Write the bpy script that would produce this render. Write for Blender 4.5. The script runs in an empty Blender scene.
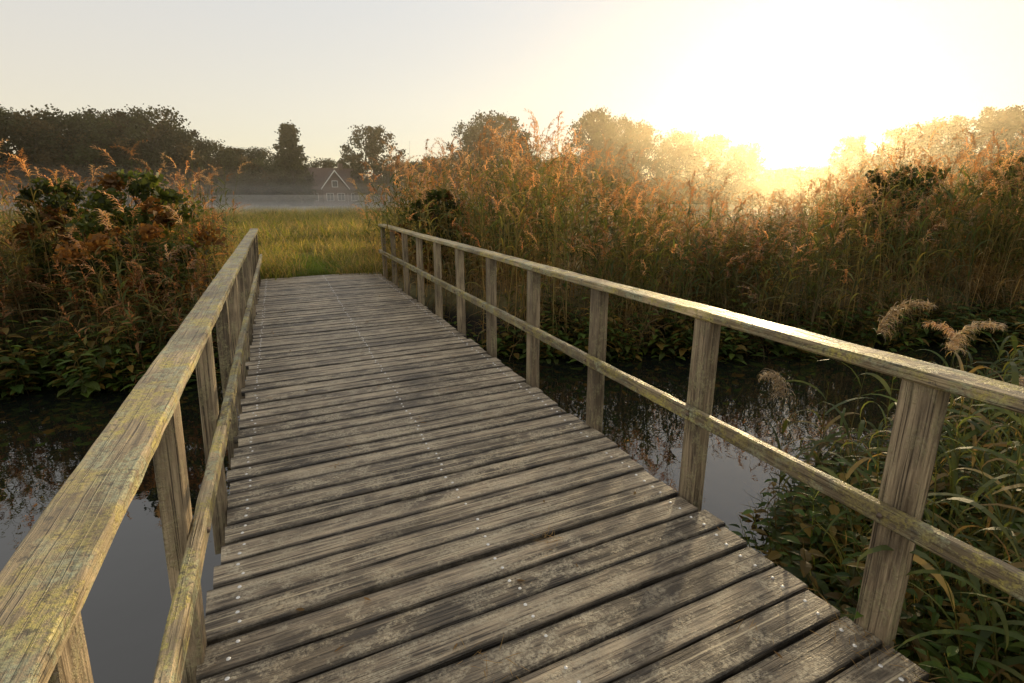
import bpy, math, random
import numpy as np
from mathutils import Vector, noise as mnoise

random.seed(7); rng = np.random.default_rng(7)
scene = bpy.context.scene
scene.view_settings.view_transform = 'Standard'
scene.view_settings.look = 'None'
scene.view_settings.exposure = 0

WATER = -0.72
SUN_AZ, SUN_EL = 48.6, 7.3
sunv = Vector((math.sin(math.radians(SUN_AZ))*math.cos(math.radians(SUN_EL)),
               math.cos(math.radians(SUN_AZ))*math.cos(math.radians(SUN_EL)),
               math.sin(math.radians(SUN_EL))))

# ------------------------------------------------------------ helpers
class G:
    def __init__(s, nt):
        s.nt = nt
    def n(s, typ, ins=None, **props):
        nd = s.nt.nodes.new(typ)
        for k, v in props.items(): setattr(nd, k, v)
        for k, v in (ins or {}).items(): s.set(nd.inputs[k], v)
        return nd
    def set(s, sock, v):
        if isinstance(v, bpy.types.NodeSocket): s.nt.links.new(v, sock)
        else: sock.default_value = v
    def math(s, op, a, b=0.0, c=0.0, clamp=False):
        nd = s.n('ShaderNodeMath', operation=op, use_clamp=clamp)
        s.set(nd.inputs[0], a); s.set(nd.inputs[1], b); s.set(nd.inputs[2], c)
        return nd.outputs[0]
    def vmath(s, op, a, b=(0,0,0)):
        nd = s.n('ShaderNodeVectorMath', operation=op)
        s.set(nd.inputs[0], a); s.set(nd.inputs[1], b)
        return nd
    def mix(s, f, a, b, blend='MIX'):
        nd = s.n('ShaderNodeMix', data_type='RGBA', blend_type=blend)
        s.set(nd.inputs[0], f); s.set(nd.inputs[6], a); s.set(nd.inputs[7], b)
        return nd.outputs[2]
    def ramp(s, f, lo, hi, a=0.0, b=1.0):
        nd = s.n('ShaderNodeMapRange', {'Value': f, 'From Min': lo, 'From Max': hi, 'To Min': a, 'To Max': b}, clamp=True)
        return nd.outputs[0]
    def noise(s, vec, scale, detail=4, rough=0.55):
        nd = s.n('ShaderNodeTexNoise', {'Scale': scale, 'Detail': detail, 'Roughness': rough})
        s.set(nd.inputs['Vector'], vec)
        return nd.outputs[0]

def newmat(name):
    m = bpy.data.materials.new(name); m.use_nodes = True
    m.node_tree.nodes.clear()
    g = G(m.node_tree)
    out = g.n('ShaderNodeOutputMaterial')
    return m, g, out

def c4(r, g, b): return (r, g, b, 1.0)

class MB:
    """mesh accumulator"""
    def __init__(s): s.v=[]; s.f=[]; s.c=[]; s.uv=[]; s.mi=[]
    def add(s, vs, fs, col=(1,1,1), uvs=None, mi=0):
        o=len(s.v); s.v.extend([tuple(p) for p in vs])
        if isinstance(col, list): s.c.extend(col)
        else: s.c.extend([col]*len(vs))
        for k, f in enumerate(fs):
            s.f.append(tuple(o+i for i in f))
            s.mi.append(mi)
            if uvs is not None: s.uv.append(uvs[k])
            else: s.uv.append([(0,0)]*len(f))
    def build(s, name, mats, smooth=False):
        me=bpy.data.meshes.new(name); me.from_pydata(s.v,[],s.f)
        ca=me.color_attributes.new('Col','FLOAT_COLOR','POINT')
        arr=np.ones((len(s.v),4),dtype=np.float32); arr[:,:3]=np.array(s.c,dtype=np.float32)
        ca.data.foreach_set('color',arr.ravel())
        uvl=me.uv_layers.new(name='UVMap')
        flat=np.array([c for f in s.uv for p in f for c in p],dtype=np.float32)
        uvl.data.foreach_set('uv',flat)
        for m in (mats if isinstance(mats,list) else [mats]): me.materials.append(m)
        me.polygons.foreach_set('material_index',np.array(s.mi,dtype=np.int32))
        if smooth: me.polygons.foreach_set('use_smooth',np.ones(len(s.f),dtype=bool))
        me.update()
        return me
    def obj(s, name, mats, parent=None, smooth=False):
        o=bpy.data.objects.new(name,s.build(name,mats,smooth)); scene.collection.objects.link(o)
        if parent: o.parent=parent
        return o

def empty(name, loc=(0,0,0)):
    e=bpy.data.objects.new(name,None); e.location=loc; e.empty_display_size=.3
    scene.collection.objects.link(e); return e

def extrude(mb, prof, p0, d, a, b, L, segs=6, jit=0.0015, rnd=0.5, mi=0, warp=None):
    p0=Vector(p0); d=Vector(d).normalized(); a=Vector(a); b=Vector(b)
    n=len(prof); per=[0]
    for i in range(n):
        q=prof[(i+1)%n]; p=prof[i]; per.append(per[-1]+math.hypot(q[0]-p[0],q[1]-p[1]))
    vs=[]; fs=[]; uv=[]
    for k in range(segs+1):
        u=L*k/segs
        for (s,t) in prof:
            js=random.uniform(-jit,jit); jt=random.uniform(-jit,jit)
            p=p0+d*u+a*(s+js)+b*(t+jt)
            if warp: p=warp(p,u)
            vs.append(p)
    for k in range(segs):
        for i in range(n):
            j=(i+1)%n
            fs.append((k*n+i,k*n+j,(k+1)*n+j,(k+1)*n+i))
            u0=L*k/segs;u1=L*(k+1)/segs
            uv.append([(u0,per[i]),(u0,per[i+1]),(u1,per[i+1]),(u1,per[i])])
    fs.append(tuple(range(n))[::-1]); uv.append([(prof[i][0]*.3,prof[i][1]) for i in range(n)][::-1])
    fs.append(tuple(segs*n+i for i in range(n))); uv.append([(prof[i][0]*.3,prof[i][1]) for i in range(n)])
    mb.add(vs,fs,(rnd,random.random(),random.random()),uv,mi)

def chamf(w,h,c=0.005):
    w/=2;h/=2
    return [(-w+c,-h),(w-c,-h),(w,-h+c),(w,h-c),(w-c,h),(-w+c,h),(-w,h-c),(-w,-h+c)]

# ------------------------------------------------------------ materials
def wood(name, dark, light, lichen, lich_amt, deck=False, lich2=None, lo=.49, stain=.62):
    m,g,out=newmat(name)
    uv=g.n('ShaderNodeUVMap').outputs[0]
    at=g.n('ShaderNodeAttribute',attribute_name='Col')
    sep=g.n('ShaderNodeSeparateColor',{0:at.outputs['Color']})
    rnd=sep.outputs[0]; rnd2=sep.outputs[1]
    off=g.n('ShaderNodeCombineXYZ',{'X':g.math('MULTIPLY',rnd,37.0),'Y':g.math('MULTIPLY',rnd2,11.0),'Z':g.math('MULTIPLY',rnd2,23.0)}).outputs[0]
    base=g.vmath('ADD',uv,off).outputs[0]
    v1=g.vmath('MULTIPLY',base,(3.5,85.0,1.0)).outputs[0]
    v2=g.vmath('MULTIPLY',base,(1.2,14.0,1.0)).outputs[0]
    geo=g.n('ShaderNodeNewGeometry').outputs['Position']
    grain=g.noise(v1,1.0,4,.65)
    band=g.noise(v2,1.0,3,.5)
    big=g.noise(geo,1.6,3,.6)
    patch=g.noise(g.vmath('MULTIPLY',base,(1.0,1.7,1.0)).outputs[0],8.0,7,.72)
    fine=g.noise(geo,70.0,3,.7)
    f=g.math('ADD',g.math('MULTIPLY',grain,.62),g.math('MULTIPLY',band,.38))
    col=g.mix(g.ramp(f,.39,.61),c4(*dark),c4(*light))
    tone=g.math('ADD',g.math('MULTIPLY',rnd2,.8),.56)
    tone=g.math('MULTIPLY',tone,g.ramp(big,.32,.68,.58,1.32))
    tc=g.n('ShaderNodeCombineColor',{0:tone,1:tone,2:tone}).outputs[0]
    col=g.mix(1.0,col,tc,'MULTIPLY')
    ck=g.ramp(g.noise(g.vmath('MULTIPLY',base,(1.6,120.0,1.0)).outputs[0],1.0,2,.5),.60,.66)
    col=g.mix(g.math('MULTIPLY',ck,.7),col,c4(.015,.012,.009))
    st=g.ramp(g.noise(g.vmath('MULTIPLY',base,(2.6,11.0,1.0)).outputs[0],1.0,5,.65),.50,.62)
    col=g.mix(g.math('MULTIPLY',st,stain),col,c4(dark[0]*.55,dark[1]*.55,dark[2]*.55))
    lf=g.math('MULTIPLY',g.ramp(patch,lo,lo+.07),g.ramp(fine,.36,.58))
    lf=g.math('MULTIPLY',lf,g.ramp(big,.36,.56,.3,1.0))
    lc=c4(*lichen)
    if lich2:
        lc=g.mix(g.ramp(g.noise(geo,6.0,3),.45,.55),c4(*lichen),c4(*lich2))
    col=g.mix(g.math('MULTIPLY',lf,lich_amt,clamp=True),col,lc)
    if lich2:
        sp=g.ramp(g.noise(geo,38.0,4,.6),.59,.65)
        col=g.mix(g.math('MULTIPLY',sp,.7),col,c4(.08,.068,.05))
    h=g.math('ADD',g.math('MULTIPLY',grain,.8),g.math('MULTIPLY',fine,.3))
    h=g.math('SUBTRACT',h,g.math('MULTIPLY',ck,.5))
    h=g.math('ADD',h,g.math('MULTIPLY',lf,.25))
    if deck:
        sv=g.n('ShaderNodeSeparateXYZ',{0:uv}).outputs[1]
        def line(c,w):
            d=g.math('ABSOLUTE',g.math('SUBTRACT',sv,c)); return g.ramp(d,w*.4,w,1,0)
        ln=g.math('ADD',line(.034+.047,.005),line(.034+.098,.005),clamp=True)
        wear=g.ramp(g.noise(g.vmath('MULTIPLY',base,(2.0,25.0,1.0)).outputs[0],1.0,4,.7),.40,.50)
        ln=g.math('MULTIPLY',ln,g.math('MULTIPLY',wear,g.ramp(rnd,.40,.42)))
        col=g.mix(g.math('MULTIPLY',ln,.9),col,c4(.60,.50,.33))
        ed=g.math('ADD',g.ramp(sv,.036,.056,1,0),g.ramp(sv,.156,.178,0,1),clamp=True)
        edn=g.math('MULTIPLY',ed,g.ramp(g.noise(base,6.0,4),.3,.6,.4,.92))
        col=g.mix(edn,col,c4(.020,.016,.011))
        h=g.math('SUBTRACT',h,g.math('MULTIPLY',ln,.15))
    bmp=g.n('ShaderNodeBump',{'Strength':1.0,'Distance':.010,'Height':h}).outputs[0]
    bs=g.n('ShaderNodeBsdfPrincipled',{'Base Color':col,'Roughness':g.ramp(grain,.3,.7,.36,.70),'Normal':bmp})
    g.set(out.inputs[0],bs.outputs[0])
    return m

M_deck=wood('weathered_deck_wood',(.070,.053,.036),(.46,.37,.25),(.58,.50,.35),.85,deck=True,lo=.47)
M_post=wood('weathered_post_wood',(.12,.088,.054),(.44,.34,.215),(.42,.38,.20),.6,stain=.45)
M_rail=wood('lichen_rail_wood',(.20,.15,.08),(.58,.45,.26),(.54,.46,.11),.95,lich2=(.40,.43,.27),lo=.44,stain=.45)
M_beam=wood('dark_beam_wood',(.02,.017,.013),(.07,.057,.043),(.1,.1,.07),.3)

def leafmat(name, trans=.45, rough=.5, lo=.6, hi=1.4, tr_tint=(2.1,1.75,1.0)):
    m,g,out=newmat(name)
    at=g.n('ShaderNodeAttribute',attribute_name='Col').outputs['Color']
    oi=g.n('ShaderNodeObjectInfo').outputs['Random']
    tone=g.mix(oi,c4(lo,lo,lo*1.08),c4(hi,hi*.95,hi*.82))
    col=g.mix(1.0,at,tone,'MULTIPLY')
    bs=g.n('ShaderNodeBsdfPrincipled',{'Base Color':col,'Roughness':rough})
    bs.inputs['Specular IOR Level'].default_value=.25
    tcol=g.mix(1.0,col,c4(*tr_tint),'MULTIPLY')
    tr=g.n('ShaderNodeBsdfTranslucent',{'Color':tcol})
    mx=g.n('ShaderNodeMixShader',{0:trans,1:bs.outputs[0],2:tr.outputs[0]})
    g.set(out.inputs[0],mx.outputs[0])
    return m
M_reed=leafmat('reed_foliage',.5,.6)
M_green=leafmat('green_plant_foliage',.5,.5)
M_tree=leafmat('tree_foliage',.25,.8,.7,1.2)
def bark():
    m,g,out=newmat('bark')
    geo=g.n('ShaderNodeNewGeometry').outputs['Position']
    nz=g.noise(g.vmath('MULTIPLY',geo,(6,6,1.2)).outputs[0],1.0,3)
    col=g.mix(nz,c4(.02,.016,.012),c4(.09,.07,.05))
    bs=g.n('ShaderNodeBsdfPrincipled',{'Base Color':col,'Roughness':.9}); g.set(out.inputs[0],bs.outputs[0]); return m
M_bark=bark()
def simple(name,col,rough=.7,metal=0,scale=3,var=.3):
    m,g,out=newmat(name)
    geo=g.n('ShaderNodeTexCoord').outputs['Object']
    nz=g.noise(geo,scale,5)
    cc=g.mix(nz,c4(*[c*(1-var) for c in col]),c4(*[min(1,c*(1+var)) for c in col]))
    bs=g.n('ShaderNodeBsdfPrincipled',{'Base Color':cc,'Roughness':rough,'Metallic':metal}); g.set(out.inputs[0],bs.outputs[0]); return m
M_screw=simple('galvanised_screw',(.85,.82,.75),.45,.6)

# ------------------------------------------------------------ terrain
def interp(x,xs,ys): return float(np.interp(x,xs,ys))
def y_near(x): return interp(x,[-60,-8,-1,1.2,2.2,3.2,6,10,30,80],[-9,-1.5,-.1,.2,1.7,2.4,2.9,1.5,-9,-30])
def y_far(x):  return interp(x,[-60,-12,-3,-1.2,0,1.9,3,4.2,7.2,12,30,80],[6,8.0,8.8,8.4,9.6,9.4,7.8,7.1,6.3,5.1,-.5,-15])
def ground_z(x,y):
    a=y-y_near(x); b=y_far(x)-y
    w=.18*mnoise.noise(Vector((x*.9,y*.9,0)))
    d=min(a,b)+w
    far = b<a
    top=-.06 if far else -.22
    if not far and x>1.9: top=-.30
    t=max(0,min(1,(d+.9)/1.6)); t=t*t*(3-2*t)
    z=top*(1-t)+(-1.5)*t
    z+=.035*mnoise.noise(Vector((x*.8,y*.8,3)))*(1 if -30<x<60 and y<60 else 0)
    if -.6<x<2.1 and y<12.2: z=min(z,-.17)
    return z
def axis(lo,hi,fine_lo,fine_hi,step):
    a=list(np.arange(fine_lo,fine_hi+1e-6,step))
    s=step;v=fine_hi
    while v<hi: s*=1.22; v+=s; a.append(v)
    s=step;v=fine_lo
    while v>lo: s*=1.22; v-=s; a.insert(0,v)
    return a
xs=axis(-2500,2500,-14,16,.22); ys=axis(-400,4000,-3,16,.22)
gv=[(x,y,ground_z(x,y)) for y in ys for x in xs]
nx=len(xs)
gf=[(j*nx+i,j*nx+i+1,(j+1)*nx+i+1,(j+1)*nx+i) for j in range(len(ys)-1) for i in range(nx-1)]
m,g,out=newmat('meadow_ground')
geo=g.n('ShaderNodeNewGeometry').outputs['Position']
n1=g.noise(geo,.12,4); n2=g.noise(geo,6.0,5,.7)
col=g.mix(g.ramp(n1,.35,.65),c4(.15,.15,.05),c4(.26,.22,.10))
col=g.mix(g.ramp(n2,.4,.65),g.mix(1.0,col,c4(.5,.5,.5),'MULTIPLY'),col)
z=g.n('ShaderNodeSeparateXYZ',{0:geo}).outputs[2]
mud=g.ramp(z,-.40,-.15,1,0)
col=g.mix(mud,col,c4(.018,.015,.010))
bm=g.n('ShaderNodeBump',{'Strength':.8,'Distance':.05,'Height':n2}).outputs[0]
bs=g.n('ShaderNodeBsdfPrincipled',{'Base Color':col,'Roughness':.9,'Normal':bm}); g.set(out.inputs[0],bs.outputs[0])
me=bpy.data.meshes.new('ground'); me.from_pydata(gv,[],gf); me.materials.append(m)
me.polygons.foreach_set('use_smooth',np.ones(len(gf),dtype=bool))
scene.collection.objects.link(bpy.data.objects.new('ground',me))

# water
m,g,out=newmat('river_water')
geo=g.n('ShaderNodeNewGeometry').outputs['Position']
n1=g.noise(geo,1.4,3); n2=g.noise(geo,9,2)
hh=g.math('ADD',n1,g.math('MULTIPLY',n2,.12))
bm=g.n('ShaderNodeBump',{'Strength':.09,'Distance':.05,'Height':hh}).outputs[0]
bs=g.n('ShaderNodeBsdfPrincipled',{'Base Color':c4(.006,.008,.007),'Roughness':.015,'IOR':1.9,'Normal':bm}); g.set(out.inputs[0],bs.outputs[0])
mb=MB(); mb.add([(-80,-40,WATER),(90,-40,WATER),(90,14,WATER),(-80,14,WATER)],[(0,1,2,3)])
mb.obj('water',m)

# ------------------------------------------------------------ bridge
bridge=empty('wooden_footbridge')
XL,XR=-.405,1.915; SK=math.tan(math.radians(3.6)); Y0,Y1=-2.2,11.85
mb=MB(); sc=MB()
pw=.146; gap=.014; y=Y0; c=.006
def screw(x,y,z):
    r=random.uniform(.007,.009); n=8
    vs=[(x+r*math.cos(k*2*math.pi/n),y+r*math.sin(k*2*math.pi/n),z) for k in range(n)]
    vs+=[(x+r*.6*math.cos(k*2*math.pi/n),y+r*.6*math.sin(k*2*math.pi/n),z+.0036) for k in range(n)]
    vs.append((x,y,z+.003))
    fs=[(k,(k+1)%n,n+(k+1)%n,n+k) for k in range(n)]+[(n+k,n+(k+1)%n,2*n) for k in range(n)]
    sc.add(vs,fs)
while y<Y1:
    t=.038
    w=pw+random.uniform(-.004,.004)
    prof=[(0,-t),(0,-c),(c,0),(w*.34,random.uniform(-.001,.0015)),(w*.66,random.uniform(-.001,.0015)),(w-c,0),(w,-c),(w,-t)]
    dx=random.uniform(-.02,.02); dz=random.uniform(-.005,.004)
    d=Vector((1,SK,0)).normalized(); aa=Vector((-d.y,d.x,0))
    ph=random.uniform(0,6); am=random.uniform(0,.003)
    def warp(p,u,ph=ph,am=am):
        p.z+=am*math.sin(u*2.3+ph); return p
    L=(XR-XL)/d.x
    ang=random.uniform(-.002,.002)
    d=Vector((1,SK+ang,0)).normalized()
    extrude(mb,prof,(XL+dx,y+XL*SK,dz),d,aa,Vector((0,0,1)),L,segs=22,jit=.0014,rnd=random.random(),warp=warp)
    for sx in (XL+.10,(XL+XR)/2+.02,XR-.10):
        for q in (.28,.74):
            if random.random()<.93:
                xx=sx+random.uniform(-.016,.016)
                u=(xx-XL-dx)
                screw(xx,y+xx*SK+w*q+random.uniform(-.008,.008),dz+am*math.sin(u*2.3+ph)+.001)
    y+=w+gap+random.uniform(-.003,.004)
mb.obj('deck_planks',M_deck,bridge)
sc.obj('deck_screws',M_screw,bridge,True)

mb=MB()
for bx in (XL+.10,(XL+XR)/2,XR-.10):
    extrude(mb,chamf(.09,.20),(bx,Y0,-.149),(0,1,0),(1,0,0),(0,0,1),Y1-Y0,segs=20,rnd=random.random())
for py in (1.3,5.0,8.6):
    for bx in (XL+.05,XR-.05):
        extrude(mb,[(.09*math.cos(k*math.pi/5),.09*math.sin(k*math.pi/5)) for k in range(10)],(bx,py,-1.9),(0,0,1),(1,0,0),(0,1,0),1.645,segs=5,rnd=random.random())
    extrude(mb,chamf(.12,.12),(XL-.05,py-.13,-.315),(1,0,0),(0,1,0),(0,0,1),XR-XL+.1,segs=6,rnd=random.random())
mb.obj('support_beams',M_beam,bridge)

pm=MB(); bolts=MB()
TL,TR=1.0,1.045
RT=.045
def bolt(x,y,z,sgn):
    r=.011;n=8
    vs=[(x,y+r*math.cos(k*2*math.pi/n),z+r*math.sin(k*2*math.pi/n)) for k in range(n)]+[(x+sgn*.007,y+.8*r*math.cos(k*2*math.pi/n),z+.8*r*math.sin(k*2*math.pi/n)) for k in range(n)]
    fs=[(k,(k+1)%n,n+(k+1)%n,n+k) for k in range(n)]+[tuple(range(n,2*n))]
    bolts.add(vs,fs)
right_posts=[]; left_posts=[]
for k in range(-2,11):
    yr=1.04+1.025*k; yl=.90+1.025*k
    right_posts.append(yr)
    if yl<11.7: left_posts.append(yl)
for yy in right_posts:
    extrude(pm,chamf(.075,.118,.005),(1.955,yy+random.uniform(-.008,.008),-.24),(random.uniform(-.006,.006),random.uniform(-.012,.012),1),(1,0,0),(0,1,0),TR-RT+.24+.001,segs=8,jit=.0015,rnd=random.random())
    bolt(1.868,yy+random.uniform(-.02,.02),.50,-1)
for yy in left_posts:
    extrude(pm,chamf(.072,.115,.005),(-.447,yy+random.uniform(-.008,.008),-.24),(random.uniform(-.004,.004)+.045,random.uniform(-.012,.012),1),(1,0,0),(0,1,0),TL-RT+.24+.001,segs=8,jit=.0015,rnd=random.random())
    bolt(-.331,yy+random.uniform(-.02,.02),.48,1)
pm.obj('posts',M_post,bridge)
bolts.obj('rail_bolts',simple('rusty_bolt',(.16,.12,.09),.6,.6),bridge,True)

rm=MB()
def rail(x,zc,w,h,y0,y1,warp_a=.004):
    y=y0
    while y<y1-.05:
        L=min(4.1,y1-y)
        ph=random.random()*6
        def wp(p,u,ph=ph): p.z+=warp_a*math.sin(u*1.7+ph)*.6; p.x+=warp_a*.6*math.sin(u*1.1+ph); return p
        extrude(rm,chamf(w,h,.007),(x,y,zc),(0,1,0),(1,0,0),(0,0,1),L-.004,segs=40,jit=.0018,rnd=random.random(),warp=wp)
        y+=L
rail(-.415,TL-RT/2,.135,RT,-1.2,11.6)
rail(1.965,TR-RT/2,.135,RT,-2.1,11.45)
rm.obj('top_rails',M_rail,bridge)
rm=MB()
rail(-.352,.48,.045,.072,-1.3,11.55,.003)
rail(1.893,.50,.045,.072,-2.05,11.4,.003)
rm.obj('middle_rails',M_rail,bridge)

# ------------------------------------------------------------ plants
def strip(mb,pts,ws,side,col,col2=None):
    n=len(pts); vs=[];cs=[]
    for i,(p,w) in enumerate(zip(pts,ws)):
        vs.append(p-side*w*.5); vs.append(p+side*w*.5)
        t=i/(n-1); cc=col if col2 is None else tuple(col[j]*(1-t)+col2[j]*t for j in range(3))
        cs+= [cc,cc]
    fs=[(2*i,2*i+1,2*i+3,2*i+2) for i in range(n-1)]
    mb.add(vs,fs,cs)

def jitcol(c,a=.25):
    s=1+random.uniform(-a,a); h=random.uniform(-.08,.08)
    return (max(.005,c[0]*s*(1+h)),max(.005,c[1]*s),max(.003,c[2]*s*(1-h)))
STRAW=(.32,.26,.15); GREEN=(.070,.10,.035); OLIVE=(.145,.145,.055); RUST=(.27,.15,.075); PLUME=(.42,.29,.19)

def leaf_strip(mb,base,az,L,W,up,droop,col,col2,segs=5):
    dirh=Vector((math.cos(az),math.sin(az),0)); side=Vector((-math.sin(az),math.cos(az),0))
    tw=random.uniform(-.7,.7)
    side=(side*math.cos(tw)+Vector((0,0,1))*math.sin(tw))
    pts=[];ws=[]; p=Vector(base); ang=up
    for i in range(segs+1):
        t=i/segs
        pts.append(p.copy()); ws.append(W*max(.06,(min(1,t*5+.35))*(1-t**2.2)))
        p=p+(dirh*math.cos(ang)+Vector((0,0,1))*math.sin(ang))*(L/segs)
        ang-=droop/segs*(1+t)
    strip(mb,pts,ws,side,col,col2)

def reed(mb,x,y,H,near=False,green=.5,plume=True,lw=1.0,lean=None,leanaz=None,PL=None,nl=None,plcol=None):
    leanaz=random.uniform(0,6.28) if leanaz is None else leanaz
    lean=random.uniform(.02,.20) if lean is None else lean
    pts=[]
    for i in range(6):
        t=i/5; b=lean*H*t*t
        pts.append(Vector((x+math.cos(leanaz)*b,y+math.sin(leanaz)*b,H*t)))
    sc_=jitcol(STRAW); gc=jitcol(OLIVE if random.random()>green else GREEN)
    r=.0085
    for s in (Vector((1,0,0)),Vector((0,1,0))):
        strip(mb,pts,[r*1.1,r,r,r*.8,r*.6,r*.4],s,sc_,gc)
    def at(t):
        k=min(4,int(t*5)); f=t*5-k; return pts[k]*(1-f)+pts[k+1]*f
    nl=nl or random.randint(6,9)
    a0=random.uniform(0,6.28)
    for i in range(nl):
        t=.16+.74*i/nl+random.uniform(-.03,.03)
        dead=t<random.uniform(.2,.55)
        az=a0+(i%2)*math.pi+random.uniform(-.8,.8)
        if dead: leaf_strip(mb,at(t),az,random.uniform(.25,.45),.016*lw,random.uniform(.0,.9),random.uniform(1.8,3.2),jitcol(STRAW),jitcol((.2,.14,.07)),4)
        else:
            cc=jitcol(gc)
            leaf_strip(mb,at(t),az,random.uniform(.30,.5),.024*lw,random.uniform(.8,1.25),random.uniform(1.0,2.3),cc,jitcol((cc[0]*1.4,cc[1]*1.25,cc[2]*1.1)),5)
    if plume:
        az=leanaz+random.uniform(-.4,.4); top=pts[-1]
        PL=PL or random.uniform(.24,.42); pc=jitcol(plcol or (PLUME if random.random()<.6 else RUST),.3)
        p=top.copy(); ang=1.45; dirh=Vector((math.cos(az),math.sin(az),0))
        spine=[]
        for i in range(8):
            spine.append(p.copy()); p=p+(dirh*math.cos(ang)+Vector((0,0,1))*math.sin(ang))*PL/8; ang-=random.uniform(.12,.28) if not near else .27
        nb=330 if near else 34
        for i in range(nb):
            t=i/nb; b=spine[int(t*7.99)]+Vector((0,0,random.uniform(-.01,.01)))
            a2=az+random.gauss(0,.75); l=PL*(.40*(1-t*.6))*random.uniform(.4,1.1)
            leaf_strip(mb,b,a2,l,(.0045 if near else .014),random.uniform(.3,1.3),random.uniform(1.2,2.6),pc,jitcol((pc[0]*1.4,pc[1]*1.4,pc[2]*1.4)),2 if not near else 4)

def variant_coll(name,meshes):
    c_=bpy.data.collections.new(name)
    for i,me_ in enumerate(meshes):
        o=bpy.data.objects.new(name+'_plant',me_); c_.objects.link(o)
    return c_
def make_var(n,fn,mat,name):
    out_=[]
    for i in range(n):
        mb=MB(); fn(mb,i); out_.append(mb.build(name,mat))
    return out_
def reedclump(mb,i):
    gr=random.choice([.3,.5,.85])
    for k in range(15):
        r=.5*math.sqrt(random.random()); a=random.uniform(0,6.28)
        H=2.6*(1-.5*random.random()**1.2)
        reed(mb,r*math.cos(a),r*math.sin(a),H,green=gr,plume=random.random()<.72)
    for k in range(30):
        r=.5*math.sqrt(random.random()); a=random.uniform(0,6.28)
        leaf_strip(mb,Vector((r*math.cos(a),r*math.sin(a),random.uniform(0,.5))),random.uniform(0,6.28),random.uniform(.5,1.1),.012,random.uniform(.3,1.4),random.uniform(.6,2.2),jitcol(STRAW),jitcol((.14,.09,.04)),4)
C_reed=variant_coll('reed_clump',make_var(8,reedclump,M_reed,'reed_clump'))
def rustclump(mb,i):
    for k in range(11):
        r=.45*math.sqrt(random.random()); a=random.uniform(0,6.28); x=r*math.cos(a); y=r*math.sin(a)
        H=random.uniform(1.2,2.0); la=random.uniform(0,6.28); ln=random.uniform(0,.25)
        top=Vector((x+math.cos(la)*ln*H,y+math.sin(la)*ln*H,H)); b=Vector((x,y,0))
        pts=[b.lerp(top,t/4) for t in range(5)]
        for s in (Vector((1,0,0)),Vector((0,1,0))): strip(mb,pts,[.009,.008,.007,.005,.003],s,jitcol((.13,.08,.04)))
        for q in range(24):
            t=random.uniform(.12,.9); gc=jitcol(random.choice([GREEN,GREEN,GREEN,OLIVE,RUST]),.35)
            leaf_strip(mb,b.lerp(top,t),random.uniform(0,6.28),random.uniform(.08,.2),random.uniform(.025,.05),random.uniform(-.2,.9),random.uniform(.3,1.6),gc,None,3)
        for q in range(36):
            t=random.uniform(.7,1.02)
            leaf_strip(mb,b.lerp(top,t),random.uniform(0,6.28),random.uniform(.04,.15)*(1.5-t),.014,random.uniform(.3,1.3),random.uniform(.2,1.0),jitcol((.29,.155,.08),.35),None,2)
C_rust=variant_coll('rusty_herb',make_var(5,rustclump,M_reed,'rusty_herb'))
def grassclump(mb,i):
    for k in range(70):
        r=.35*math.sqrt(random.random()); a=random.uniform(0,6.28)
        gc=jitcol(random.choice([(.11,.15,.035),(.16,.175,.055),(.25,.21,.11)]),.3)
        leaf_strip(mb,Vector((r*math.cos(a),r*math.sin(a),0)),random.uniform(0,6.28),random.uniform(.12,.42),.010,random.uniform(.9,1.5),random.uniform(.3,1.6),gc,jitcol((gc[0]*1.3,gc[1]*1.2,gc[2])),3)
C_grass=variant_coll('grass_tuft',make_var(4,grassclump,M_green,'grass_tuft'))
def turfclump(mb,i):
    for k in range(80):
        r=.3*math.sqrt(random.random()); a=random.uniform(0,6.28)
        gc=jitcol(random.choice([(.09,.16,.03),(.12,.18,.04)]),.3)
        leaf_strip(mb,Vector((r*math.cos(a),r*math.sin(a),0)),random.uniform(0,6.28),random.uniform(.10,.26),.008,random.uniform(.8,1.5),random.uniform(.3,1.6),gc,jitcol((gc[0]*1.3,gc[1]*1.2,gc[2])),3)
C_turf=variant_coll('green_turf',make_var(3,turfclump,M_green,'green_turf'))
def nearreed(mb,i):
    for k in range(6):
        r=.3*math.sqrt(random.random()); a=random.uniform(0,6.28)
        H=random.uniform(.7,1.25)
        x=r*math.cos(a); y=r*math.sin(a)
        la=random.uniform(0,6.28); ln=random.uniform(.05,.35)
        pts=[Vector((x+math.cos(la)*ln*H*t*t,y+math.sin(la)*ln*H*t*t,H*t)) for t in (0,.2,.4,.6,.8,1)]
        for s in (Vector((1,0,0)),Vector((0,1,0))): strip(mb,pts,[.008,.008,.007,.006,.005,.003],s,jitcol((.17,.15,.06)),jitcol((.08,.10,.03)))
        a0=random.uniform(0,6.28)
        for q in range(8):
            t=.15+.83*q/8; kk=min(4,int(t*5)); f=t*5-kk; p=pts[kk].lerp(pts[kk+1],f)
            gc=jitcol(random.choice([(.07,.11,.04),(.09,.13,.045),(.085,.12,.055),(.22,.185,.09)]),.25)
            leaf_strip(mb,p,a0+(q%2)*math.pi+random.uniform(-.6,.6),random.uniform(.32,.62),random.uniform(.018,.036),random.uniform(.7,1.3),random.uniform(1.3,2.8),gc,jitcol((gc[0]*1.4,gc[1]*1.15,gc[2])),9)
C_near=variant_coll('young_reed',make_var(6,nearreed,M_green,'young_reed'))
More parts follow.
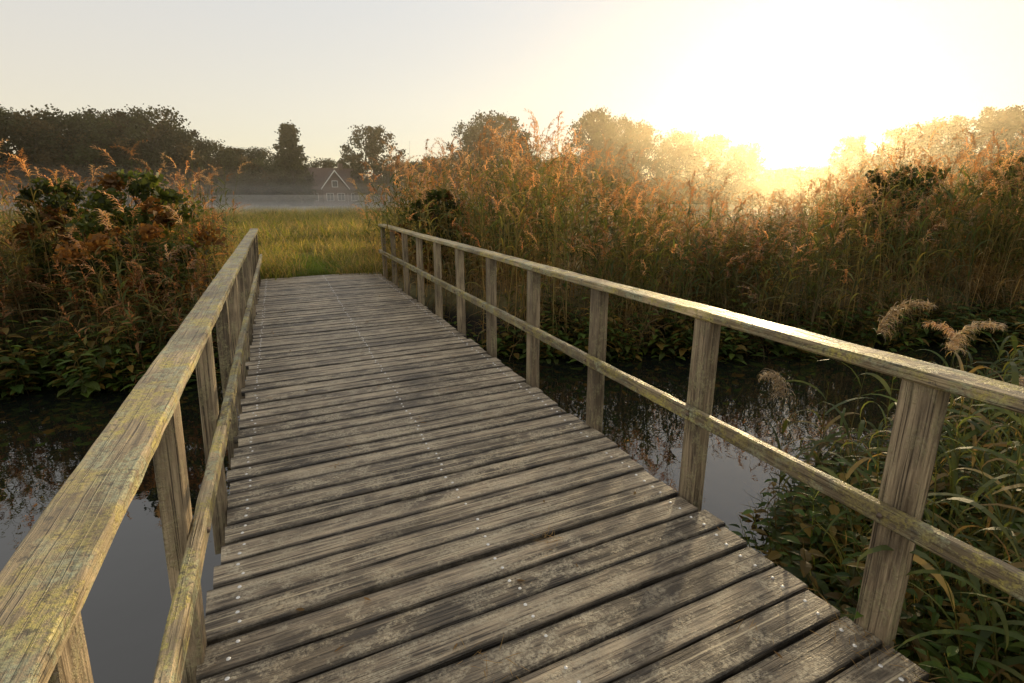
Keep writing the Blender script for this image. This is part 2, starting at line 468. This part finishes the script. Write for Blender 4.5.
def weed(mb,i):
    for k in range(9):
        r=.22*math.sqrt(random.random()); a=random.uniform(0,6.28)
        x=r*math.cos(a); y=r*math.sin(a); H=random.uniform(.25,.6); la=random.uniform(0,6.28); ln=random.uniform(.1,.6)
        b=Vector((x,y,0)); top=Vector((x+math.cos(la)*ln*H,y+math.sin(la)*ln*H,H))
        for s in (Vector((1,0,0)),Vector((0,1,0))): strip(mb,[b.lerp(top,t/3) for t in range(4)],[.006,.005,.004,.003],s,(.08,.07,.03))
        for q in range(14):
            t=.15+.85*q/14; az=q*2.4+random.uniform(-.4,.4); p=b.lerp(top,t)
            L=random.uniform(.06,.13)*(1.2-.5*t); W=L*random.uniform(.38,.55)
            gc=jitcol(random.choice([(.06,.11,.024),(.09,.14,.032),(.065,.09,.026),(.19,.14,.04)]),.3)
            d=Vector((math.cos(az),math.sin(az),random.uniform(-.1,.5))).normalized(); s=Vector((-math.sin(az),math.cos(az),0)); u=s.cross(d)*-1
            if u.z<0: u=-u
            pr=[(0,0),(.22,.8),(.45,1),(.75,.62),(1,0)]
            mid=[p+d*(L*(.12+t_))-Vector((0,0,L*.35*t_*t_)) for t_,_ in pr]
            l=[mid[j]+s*W*.5*pr[j][1]+u*W*.16*pr[j][1] for j in range(5)]
            rr=[mid[j]-s*W*.5*pr[j][1]+u*W*.16*pr[j][1] for j in range(5)]
            mb.add(mid+l+rr,[(j,j+1,6+j,5+j) for j in range(4)]+[(j+1,j,10+j,11+j) for j in range(4)],gc)
C_weed=variant_coll('leafy_weed',make_var(5,weed,M_green,'leafy_weed'))

def scatter(name,coll,pts,parent=None):
    pts=np.array(pts,dtype=np.float32); n=len(pts)
    me=bpy.data.meshes.new(name); me.vertices.add(n)
    me.vertices.foreach_set('co',pts[:,:3].ravel())
    a=me.attributes.new('rot','FLOAT_VECTOR','POINT')
    r=np.zeros((n,3),dtype=np.float32); r[:,2]=pts[:,3]; r[:,0]=rng.normal(0,.07,n); r[:,1]=rng.normal(0,.07,n); a.data.foreach_set('vector',r.ravel())
    a=me.attributes.new('scl','FLOAT_VECTOR','POINT')
    s_=np.stack([pts[:,4],pts[:,4],pts[:,5]],1); a.data.foreach_set('vector',s_.ravel())
    a=me.attributes.new('idx','INT','POINT'); a.data.foreach_set('value',rng.integers(0,100,n).astype(np.int32))
    o=bpy.data.objects.new(name,me); scene.collection.objects.link(o)
    ng=bpy.data.node_groups.new(name+'_scatter','GeometryNodeTree')
    ng.interface.new_socket('Geometry',in_out='INPUT',socket_type='NodeSocketGeometry')
    ng.interface.new_socket('Geometry',in_out='OUTPUT',socket_type='NodeSocketGeometry')
    N=ng.nodes; L=ng.links
    gi=N.new('NodeGroupInput'); go=N.new('NodeGroupOutput')
    ci=N.new('GeometryNodeCollectionInfo'); ci.inputs['Collection'].default_value=coll
    ci.inputs['Separate Children'].default_value=True; ci.inputs['Reset Children'].default_value=True
    ip=N.new('GeometryNodeInstanceOnPoints'); ip.inputs['Pick Instance'].default_value=True
    def na(nm,t):
        x=N.new('GeometryNodeInputNamedAttribute'); x.data_type=t; x.inputs['Name'].default_value=nm
        return [q for q in x.outputs if q.enabled and q.name=='Attribute'][0]
    L.new(gi.outputs[0],ip.inputs['Points']); L.new(ci.outputs[0],ip.inputs['Instance'])
    L.new(na('idx','INT'),ip.inputs['Instance Index'])
    L.new(na('rot','FLOAT_VECTOR'),ip.inputs['Rotation']); L.new(na('scl','FLOAT_VECTOR'),ip.inputs['Scale'])
    L.new(ip.outputs[0],go.inputs[0])
    md=o.modifiers.new('scatter','NODES'); md.node_group=ng
    return o
def R(a,b): return random.uniform(a,b)
def az_of(x,y): return math.degrees(math.atan2(x,y))

# right hand reed bed: taller by the bridge and far right, dip between
AZ=[10,14,19,24,31,35,40,47,51,55,62,70]; EL=[.02,.06,.075,.07,.07,.03,-.005,-.025,-.01,.03,.06,.055]
pts=[]
for i in range(560):
    x=R(2.35,30); yf=y_far(x)
    dep=R(0,1)**1.4*8
    y=yf-.1+dep
    if x<3.2 and y<8.6: continue
    if random.random()<.3 and x>14: continue
    az=az_of(x,y)
    el=np.interp(az,AZ,EL)
    lump=mnoise.noise(Vector((x*.7,y*.7,9)))*.65
    D=math.hypot(x,y); top=1.64+el*min(D,14)+R(-.4,.22)+lump
    z=ground_z(x,y); z=max(z,-1.0)
    pts.append((x,y,z,R(0,6.28),R(.9,1.2),(top-z)/2.6))
scatter('reed_bed',C_reed,pts)
pts=[]
for i in range(170):
    x=R(3,28); y=y_far(x)+R(.3,7)
    if x<15 and random.random()<.45: continue
    z=ground_z(x,y); az=az_of(x,y)
    el=np.interp(az,AZ,EL)
    top=1.45+el*min(math.hypot(x,y),14)+R(-.6,.15)
    pts.append((x,y,z,R(0,6.28),R(.9,1.3),(top-z)/1.95))
scatter('rusty_seed_herbs',C_rust,pts)
pts=[];pts2=[]
for i in range(420):
    x=R(-17,-1.15); y=y_far(x)-.35+R(0,1)**1.3*7
    z=max(ground_z(x,y),-1.0)
    az=az_of(x,y)
    el=np.interp(az,[-60,-30,-16,-10,-5],[.03,.03,.025,.05,.07])
    if y>12.4: el-=.03
    lump=mnoise.noise(Vector((x*.7,y*.7,9)))*.5
    front=y<y_far(x)+.7
    top=1.45+el*min(math.hypot(x,y),14)+R(-.6,.12)+lump-(.5 if front else 0)
    if random.random()<(.35 if front else .6): pts.append((x,y,z,R(0,6.28),R(.9,1.2),(top+.05-z)/2.5))
    else: pts2.append((x,y,z,R(0,6.28),R(1.0,1.35),(top-.2-z)/1.95))
scatter('reed_bed.001',C_reed,pts)
scatter('rusty_seed_herbs.001',C_rust,pts2)

pts=[]
for i in range(4000):
    D=12.0+R(0,1)**1.5*52; az=R(-22,26)
    x=D*math.sin(math.radians(az)); y=D*math.cos(math.radians(az))
    if -.45<x<1.75 and y<12.0: continue
    path = .2<x<1.1 and y<17
    s=R(.45,.7) if path else R(.7,1.5)
    if D>20: s*=1.6
    pts.append((x,y,ground_z(x,y)-.01,R(0,6.28),s*1.1,s*(.5 if path else 1)))
scatter('meadow_grass',C_grass,pts)
pts=[]
for i in range(420):
    x=R(-.7,2.1); y=R(11.95,16.0); pts.append((x,y,ground_z(x,y)-.01,R(0,6.28),R(.8,1.2),R(.6,1.1)))
scatter('green_verge',C_turf,pts)
pts=[];pw_=[];pg=[]
for i in range(46):
    x=R(2.25,6.5); y=y_near(x)+R(-1.9,.05)
    if x<2.8 and y>1.1: continue
    pts.append((x,y,ground_z(x,y)-.03,R(0,6.28),R(.8,1.05),R(.65,.98)))
scatter('young_reeds',C_near,pts+[(-.95,1.35,-.9,1,.7,.75),(-.8,1.0,-.85,3,.6,.7),(-.72,1.25,-.85,4,.6,.7)])
for i in range(240):
    x=R(2.08,5.5); y=R(-.6,y_near(x)+.1)
    pw_.append((x,y,ground_z(x,y),R(0,6.28),R(.7,1.25),R(.7,1.2)))
for i in range(220):    # leafy fringe at the foot of the far banks
    x=random.choice([R(-14,-1.1),R(-14,-1.1),R(2.4,14)]); y=y_far(x)+R(-.75,.3)
    pw_.append((x,y,max(ground_z(x,y),WATER-.12),R(0,6.28),R(1.3,2.2),R(1.0,1.9)))
scatter('leafy_weeds',C_weed,pw_)
for i in range(110):
    x=R(2.05,6); y=R(-1,y_near(x)+.1)
    pg.append((x,y,ground_z(x,y),R(0,6.28),R(.8,1.2),R(.6,1.2)))
scatter('bank_grass',C_grass,pg)

# plumed reeds on the near bank (nodding seed heads)
mb=MB()
random.seed(21)
for (x,y,top,la,PL) in [(3.50,2.28,.72,-.4,.42),(3.78,1.98,.66,-.5,.36),(3.1,2.4,.30,2.8,.34),(4.15,1.55,.55,.1,.32),(3.3,1.7,.26,3.0,.30),(4.6,2.2,.5,2.0,.34),(3.7,1.5,.42,.3,.30)]:
    z=ground_z(x,y); o=len(mb.v)
    reed(mb,x,y,top-z,near=True,green=1,plume=True,lw=1.1,lean=.06,leanaz=la,PL=PL,nl=6,plcol=(.48,.39,.28))
    mb.v[o:]=[(p[0],p[1],p[2]+z) for p in mb.v[o:]]
mb.obj('plumed_reeds',M_green)

mb=MB()
for cx,cy,n in [(1.02,2.0,34),(.55,1.42,12),(.5,1.5,10),(1.5,1.2,8),(1.85,1.0,60),(.2,3.2,8),(1.2,4.2,8)]:
    for k in range(n):
        r=.05+.02*random.random() if n<40 else .16
        p=Vector((cx+random.gauss(0,r*.6),cy+random.gauss(0,r*.7),.006+random.random()*.008))
        if p.x>XR-.02: p.x=XR-.03
        leaf_strip(mb,p,R(0,6.28),R(.02,.08),.0026,R(0,.4),R(-.2,.6),jitcol((.34,.24,.11)),None,3)
for k in range(60):
    p=Vector((R(XL+.05,XR-.05),R(.6,9),.007))
    leaf_strip(mb,p,R(0,6.28),R(.02,.05),R(.008,.018),R(0,.2),R(-.2,.4),jitcol((.22,.15,.07)),None,3)
mb.obj('dry_grass_litter',M_reed)

# ------------------------------------------------------------ trees
def tree_mesh(name,seed,H,W,conical=False,dens=1.0,trunkH=.16,autumn=.3,bcol=(.030,.038,.014),acol=(.06,.046,.018),mat=None,lf=1.0):
    r=np.random.default_rng(seed); rr=random.Random(seed)
    mb=MB()
    def tube(p0,p1,r0,r1,n=6):
        p0=Vector(p0);p1=Vector(p1); d=(p1-p0).normalized(); a=d.orthogonal().normalized(); b=d.cross(a)
        vs=[]
        for p,ra in ((p0,r0),(p1,r1)):
            for k in range(n): vs.append(p+a*ra*math.cos(k*2*math.pi/n)+b*ra*math.sin(k*2*math.pi/n))
        mb.add(vs,[(k,(k+1)%n,n+(k+1)%n,n+k) for k in range(n)],(.05,.04,.03),mi=1)
    tr=.022*H
    prev=Vector((0,0,-.3)); 
    for k in range(6):
        t=(k+1)/6; q=Vector((rr.uniform(-.03,.03)*H*t,rr.uniform(-.03,.03)*H*t,H*.85*t)); tube(prev,q,tr*(1-.85*k/6),tr*(1-.85*(k+1)/6)); prev=q
    nb=int(85*dens)
    V=[];F=[];C=[]
    for k in range(nb):
        t=(k+rr.random())/nb
        if conical: t=t**1.15
        zc=H*(trunkH+(1-trunkH)*t*.94)
        tt=(zc/H-trunkH)/(1-trunkH)
        if conical: rad=W*.5*(1-tt*.92)*(.8 if tt<.08 else 1)
        else: rad=W*.5*math.sqrt(max(.02,1-((tt-.40)/.64)**2))
        a=k*2.39996+rr.uniform(-.4,.4); q=math.sqrt(rr.random())*.86
        irregular=1+.22*math.sin(a*2+seed)+.15*math.sin(a*5+seed*2)
        x=math.cos(a)*rad*q*irregular; y=math.sin(a)*rad*q*irregular
        br=rr.uniform(.07,.125)*W*(.8 if conical else 1)
        if k%3==0: tube((0,0,zc*.62+H*.05),(x*.85,y*.85,zc),tr*.28,tr*.06,4)
        n=110
        u=r.normal(size=(n,3)); u/=np.linalg.norm(u,axis=1)[:,None]
        rad_=br*(r.random(n)**.45)*(1+.25*r.normal(size=n))
        ctr=np.array([x,y,zc])+u*rad_[:,None]*np.array([1.15,1.15,.8])
        s=r.uniform(.12,.28,n)*(H/14)**.5*lf
        nrm=r.normal(size=(n,3)); nrm/=np.linalg.norm(nrm,axis=1)[:,None]
        t1=np.cross(nrm,r.normal(size=(n,3))); t1/=np.linalg.norm(t1,axis=1)[:,None]; t2=np.cross(nrm,t1)
        base=np.array(bcol)
        if rr.random()<autumn: base=np.array(acol)
        base=base*rr.uniform(.5,1.35)
        qd=np.stack([ctr-t1*s[:,None],ctr-t2*s[:,None]*.7,ctr+t1*s[:,None],ctr+t2*s[:,None]*.7],1).reshape(-1,3)
        o=sum(len(v) for v in V)
        V.append(qd); F.append(np.arange(n*4).reshape(n,4)+o); C.append(np.repeat(base[None,:]*r.uniform(.7,1.3,(n,1)),4,axis=0))
    V=np.concatenate(V);F=np.concatenate(F);C=np.concatenate(C)
    mb.add(V.tolist(),F.tolist(),[tuple(c_) for c_ in C.tolist()])
    return mb.build(name,[mat or M_tree,M_bark])
TM=[tree_mesh('broadleaf_tree',i+1,14,w,dens=d,trunkH=.12) for i,(w,d) in enumerate([(11,1.0),(13,1.2),(9.5,.9),(15,1.4)])]
TC=tree_mesh('conical_tree',11,14,9.5,conical=True,dens=1.3,trunkH=.04,autumn=0)
TB=tree_mesh('round_bush',12,8,10,dens=1.0,trunkH=.02)
SH=[tree_mesh('leafy_shrub',40+i,2.3,1.9,dens=.55,trunkH=.05,autumn=.25,bcol=(.06,.085,.022),acol=(.20,.11,.035),mat=M_green,lf=.55) for i in range(2)]
def pol(az,D): return (D*math.sin(math.radians(az)),D*math.cos(math.radians(az)))
def place(me_,name,az,D,H,ws=1.0,baseH=14):
    o=bpy.data.objects.new(name,me_); x,y=pol(az,D); o.location=(x,y,-.1)
    s=H/baseH; o.scale=(s*ws,s*ws,s); o.rotation_euler=(0,0,R(0,6.28)); scene.collection.objects.link(o); return o
random.seed(5)
B='broadleaf_tree'
for az,D,H,ws in [(-24,98,13,1.2),(-21.5,95,12.4,1.2),(-19.2,100,12.8,1.1),(-17.2,96,12.0,1.2),(-15,100,12.9,1.1),(-13,97,12.1,1.15),(-11.2,100,13.4,1.0),(-9.2,96,13.6,1.0),(-7.2,99,11.8,.9),(-5.2,112,11.0,1.0),(-3.2,118,10.6,1.1),(-1.2,122,10.8,1.),
                  (9.3,104,13.8,.9),(7.2,118,10.0,.9),(19.4,103,14.2,.8),(21.6,104,16.2,.85),(23.9,106,13.2,.9),(31.2,106,17.0,.72),(33.4,110,15.8,.7),(35.6,112,15.4,.75),
                  (39.5,135,15.6,.9),(42.5,135,15.0,1.0),(45.2,138,13.2,.9),(53.8,128,13.0,1.0),(57.4,122,13.6,1.0),(60.2,118,14.2,1.1),(63.2,114,14.8,1.1),(66.2,110,14.6,1.1),(69.5,112,14.5,1.2)]:
    place(random.choice(TM),B,az,D,H,ws)
place(TC,'conical_tree',1.8,98,13.2,1.0)
for az,D,H in [(4.9,132,9.5),(-.4,104,7.5),(12,112,8.2),(14.5,120,8.6),(26.8,118,9.4),(28.6,118,9.8),(16.6,110,9.2),(5.4,126,6),(8.8,98,4.5),(2.6,101,4.5),(48,150,8),(51,150,8.5)]:
    place(TB,'round_bush',az,D,H,1.1,8)
for x,y,H in [(-1.75,9.2,2.2),(-2.9,10.0,2.0),(-4.6,9.5,1.7),(-7.4,9.8,1.8),(-9.8,9.6,1.7),(2.9,10.6,1.9),(11.5,7.2,2.3),(14.2,6.6,2.6)]:
    o=bpy.data.objects.new('leafy_shrub',random.choice(SH)); o.location=(x,y,ground_z(x,y)-.05); s=H/2.3
    o.scale=(s,s,s); o.rotation_euler=(0,0,R(0,6.28)); scene.collection.objects.link(o)
C_tr=bpy.data.collections.new('woodland_variants')
for me_ in TM+[TB]:
    C_tr.objects.link(bpy.data.objects.new('woodland_tree',me_))
pts=[]
for i in range(120):
    az=R(-45,95); D=R(150,215); x,y=pol(az,D)
    h=R(.62,.95)*(.65 if 18<az<55 else 1)*(.9 if -8<az<18 else 1)
    pts.append((x,y,-.1,R(0,6.28),h*1.35,h))
scatter('distant_tree_line',C_tr,pts)
C_bu=bpy.data.collections.new('hedge_variants'); C_bu.objects.link(bpy.data.objects.new('hedge_bush',TB))
pts=[]
for i in range(60):
    az=-26+74*i/60+R(-.5,.5); D=R(122,130); x,y=pol(az,D); pts.append((x,y,-.3,R(0,6.28),R(.6,.9),R(.4,.6)))
scatter('field_hedge',C_bu,pts)

# ------------------------------------------------------------ house
M_brick=simple('brick',(.17,.11,.085),.85,0,9,.35); M_roof=simple('roof_tiles',(.10,.06,.048),.8,0,5,.3)
M_white=simple('white_paint',(.72,.70,.64),.5,0,2,.05); M_glass=simple('window_glass',(.03,.035,.04),.1,0,1,.1)
def box(mb,a,b,mi=0):
    x0,y0,z0=a;x1,y1,z1=b
    vs=[(x0,y0,z0),(x1,y0,z0),(x1,y1,z0),(x0,y1,z0),(x0,y0,z1),(x1,y0,z1),(x1,y1,z1),(x0,y1,z1)]
    mb.add(vs,[(0,3,2,1),(4,5,6,7),(0,1,5,4),(1,2,6,5),(2,3,7,6),(3,0,4,7)],mi=mi)
def house(az,D,W,Dp,eave,ridge,name='brick_house',rot=0):
    x,y=pol(az,D); e=empty(name,(x,y,-.1)); e.rotation_euler=(0,0,-math.radians(az)+rot)
    def fin(mb,n,mt): o=mb.obj(n,mt); o.parent=e
    w=W/2;d=Dp/2
    mb=MB(); box(mb,(-w,-d,0),(w,d,eave))
    for s in (-1,1): mb.add([(s*w,-d,eave),(s*w,d,eave),(s*w,0,ridge-.1)],[(0,1,2)])
    gw=W*.22; gr=eave+(ridge-eave)*.85
    mb.add([(-gw,-d-.4,0),(gw,-d-.4,0),(gw,-d-.4,eave),(0,-d-.4,gr-.15),(-gw,-d-.4,eave)],[(0,1,2,3,4)])
    for s in (-1,1): mb.add([(s*gw,-d-.4,0),(s*gw,-d,0),(s*gw,-d,eave),(s*gw,-d-.4,eave)],[(0,1,2,3)])
    fin(mb,'walls',M_brick)
    mb=MB(); o_=.35
    for s in (-1,1):
        a=[(-w-o_,s*(d+o_),eave-.2),(w+o_,s*(d+o_),eave-.2),(w+o_,0,ridge),(-w-o_,0,ridge)]
        mb.add(a+[(p[0],p[1],p[2]-.14) for p in a],[(0,1,2,3),(4,5,6,7),(0,1,5,4),(1,2,6,5),(3,0,4,7)])
        a=[(s*(gw+.3),-d-.75,eave-.2),(s*(gw+.3),-d*.3,eave-.2),(0,-.3,gr),(0,-d-.75,gr)]
        mb.add(a+[(p[0],p[1],p[2]-.1) for p in a],[(0,1,2,3),(4,5,6,7),(0,3,7,4),(0,1,5,4)])
    fin(mb,'roof',M_roof)
    mb=MB()
    for s in (-1,1):
        mb.add([(s*(gw+.35),-d-.8,eave-.25),(s*(gw+.35),-d-.8,eave+.02),(0,-d-.8,gr+.08),(0,-d-.8,gr-.2)],[(0,1,2,3)])
        for e_ in (-1,1):
            mb.add([(e_*(w+o_+.03),s*(d+o_),eave-.3),(e_*(w+o_+.03),s*(d+o_),eave-.08),(e_*(w+o_+.03),0,ridge+.05),(e_*(w+o_+.03),0,ridge-.15)],[(0,1,2,3)])
    for wx in (-w*.72,-gw*.45,gw*.45,w*.72):
        yy=-d-.45 if abs(wx)<gw else -d-.04
        box(mb,(wx-.62,yy,.85),(wx+.62,yy+.06,2.15))
    box(mb,(-.5,-d-.46,eave+.2),(.5,-d-.40,eave+1.3))
    fin(mb,'white_trim',M_white)
    mb=MB()
    for wx in (-w*.72,-gw*.45,gw*.45,w*.72):
        yy=-d-.47 if abs(wx)<gw else -d-.06
        for q in (-.28,.28): box(mb,(wx+q-.25,yy-.01,.93),(wx+q+.25,yy+.015,2.07))
    box(mb,(-.4,-d-.48,eave+.3),(.4,-d-.465,eave+1.2))
    fin(mb,'windows',M_glass)
    mb=MB(); box(mb,(w*.4,-.35,ridge-.8),(w*.4+.7,.35,ridge+.8)); fin(mb,'chimney',M_brick)
    mb=MB(); box(mb,(w*.28,-d-.05,0),(w*.28+.9,-d-.01,2.1)); fin(mb,'door',M_white)
house(5.0,104,9.4,7,2.9,6.4,rot=.25)

# ------------------------------------------------------------ haze and mist
def vol(name,x0,x1,y0,y1,z0,z1,dens,aniso,col=(1,1,1),rotz=0,loc=(0,0,0)):
    m=bpy.data.materials.new(name); m.use_nodes=True; nt=m.node_tree; nt.nodes.clear()
    g=G(nt); out=g.n('ShaderNodeOutputMaterial')
    v=g.n('ShaderNodeVolumeScatter',{'Color':c4(*col),'Density':dens,'Anisotropy':aniso})
    nt.links.new(v.outputs[0],out.inputs['Volume'])
    mb=MB(); box(mb,(x0,y0,z0),(x1,y1,z1)); o=mb.obj(name,m); o.rotation_euler=(0,0,rotz); o.location=loc
    return o
vol('haze',-75,75,12,115,-2.4,13,.0018,.78,(1,.85,.58),rotz=-math.radians(54))
for k,(zt,dn,y0,y1,x0,x1) in enumerate([(.8,.009,42,101,-34,36),(1.7,.0055,47,104,-38,38),(2.9,.0032,54,107,-44,42),(4.4,.0018,60,110,-50,46)]):
    vol('ground_mist',x0,x1,y0,y1,-2.5-.05*k,zt,dn,.45,(1,.98,.93),rotz=.04*k)

# ------------------------------------------------------------ world + sun
w=bpy.data.worlds.new('World'); scene.world=w; w.use_nodes=True
nt=w.node_tree; nt.nodes.clear(); g=G(nt)
out=g.n('ShaderNodeOutputWorld')
sky=g.n('ShaderNodeTexSky',sky_type='NISHITA'); sky.sun_disc=False
sky.sun_elevation=math.radians(SUN_EL); sky.sun_rotation=math.radians(SUN_AZ)
sky.dust_density=.15; sky.air_density=1.0; sky.ozone_density=1.0
bg1=g.n('ShaderNodeBackground',{'Color':sky.outputs[0],'Strength':.05})
co=g.n('ShaderNodeTexCoord').outputs['Generated']
nrm=g.vmath('NORMALIZE',co).outputs[0]
dot=g.vmath('DOT_PRODUCT',nrm,tuple(sunv)).outputs['Value']
dot=g.math('MAXIMUM',dot,0.0)
zz=g.n('ShaderNodeSeparateXYZ',{0:nrm}).outputs[2]
hz=g.ramp(zz,0.0,.30)
base=g.mix(hz,c4(.74,.60,.42),c4(.64,.60,.555))
bg2=g.n('ShaderNodeBackground',{'Color':base,'Strength':1.0})
def lobe(p,s,colr):
    return g.n('ShaderNodeBackground',{'Color':c4(*colr),'Strength':g.math('MULTIPLY',g.math('POWER',dot,p),s)}).outputs[0]
sh=bg1.outputs[0]
for x in (bg2.outputs[0],lobe(900,8,(1,.93,.75)),lobe(130,.45,(1,.85,.55)),lobe(8,.12,(1,.74,.42))):
    sh=g.n('ShaderNodeAddShader',{0:sh,1:x}).outputs[0]
g.set(out.inputs[0],sh)
sl=bpy.data.lights.new('sun','SUN'); sl.energy=5; sl.angle=math.radians(.5); sl.color=(1,.74,.40)
so=bpy.data.objects.new('sun',sl); so.rotation_euler=(-sunv).to_track_quat('-Z','Y').to_euler(); so.location=(20,20,10)
scene.collection.objects.link(so)

# ------------------------------------------------------------ camera
cam=bpy.data.cameras.new('camera'); cam.lens=18.98; cam.sensor_width=36; cam.clip_end=6000; cam.clip_start=.03
co_=bpy.data.objects.new('camera',cam); co_.location=(0,0,1.6)
co_.rotation_euler=(math.radians(90-15.1),0,math.radians(-23.05))
scene.collection.objects.link(co_); scene.camera=co_
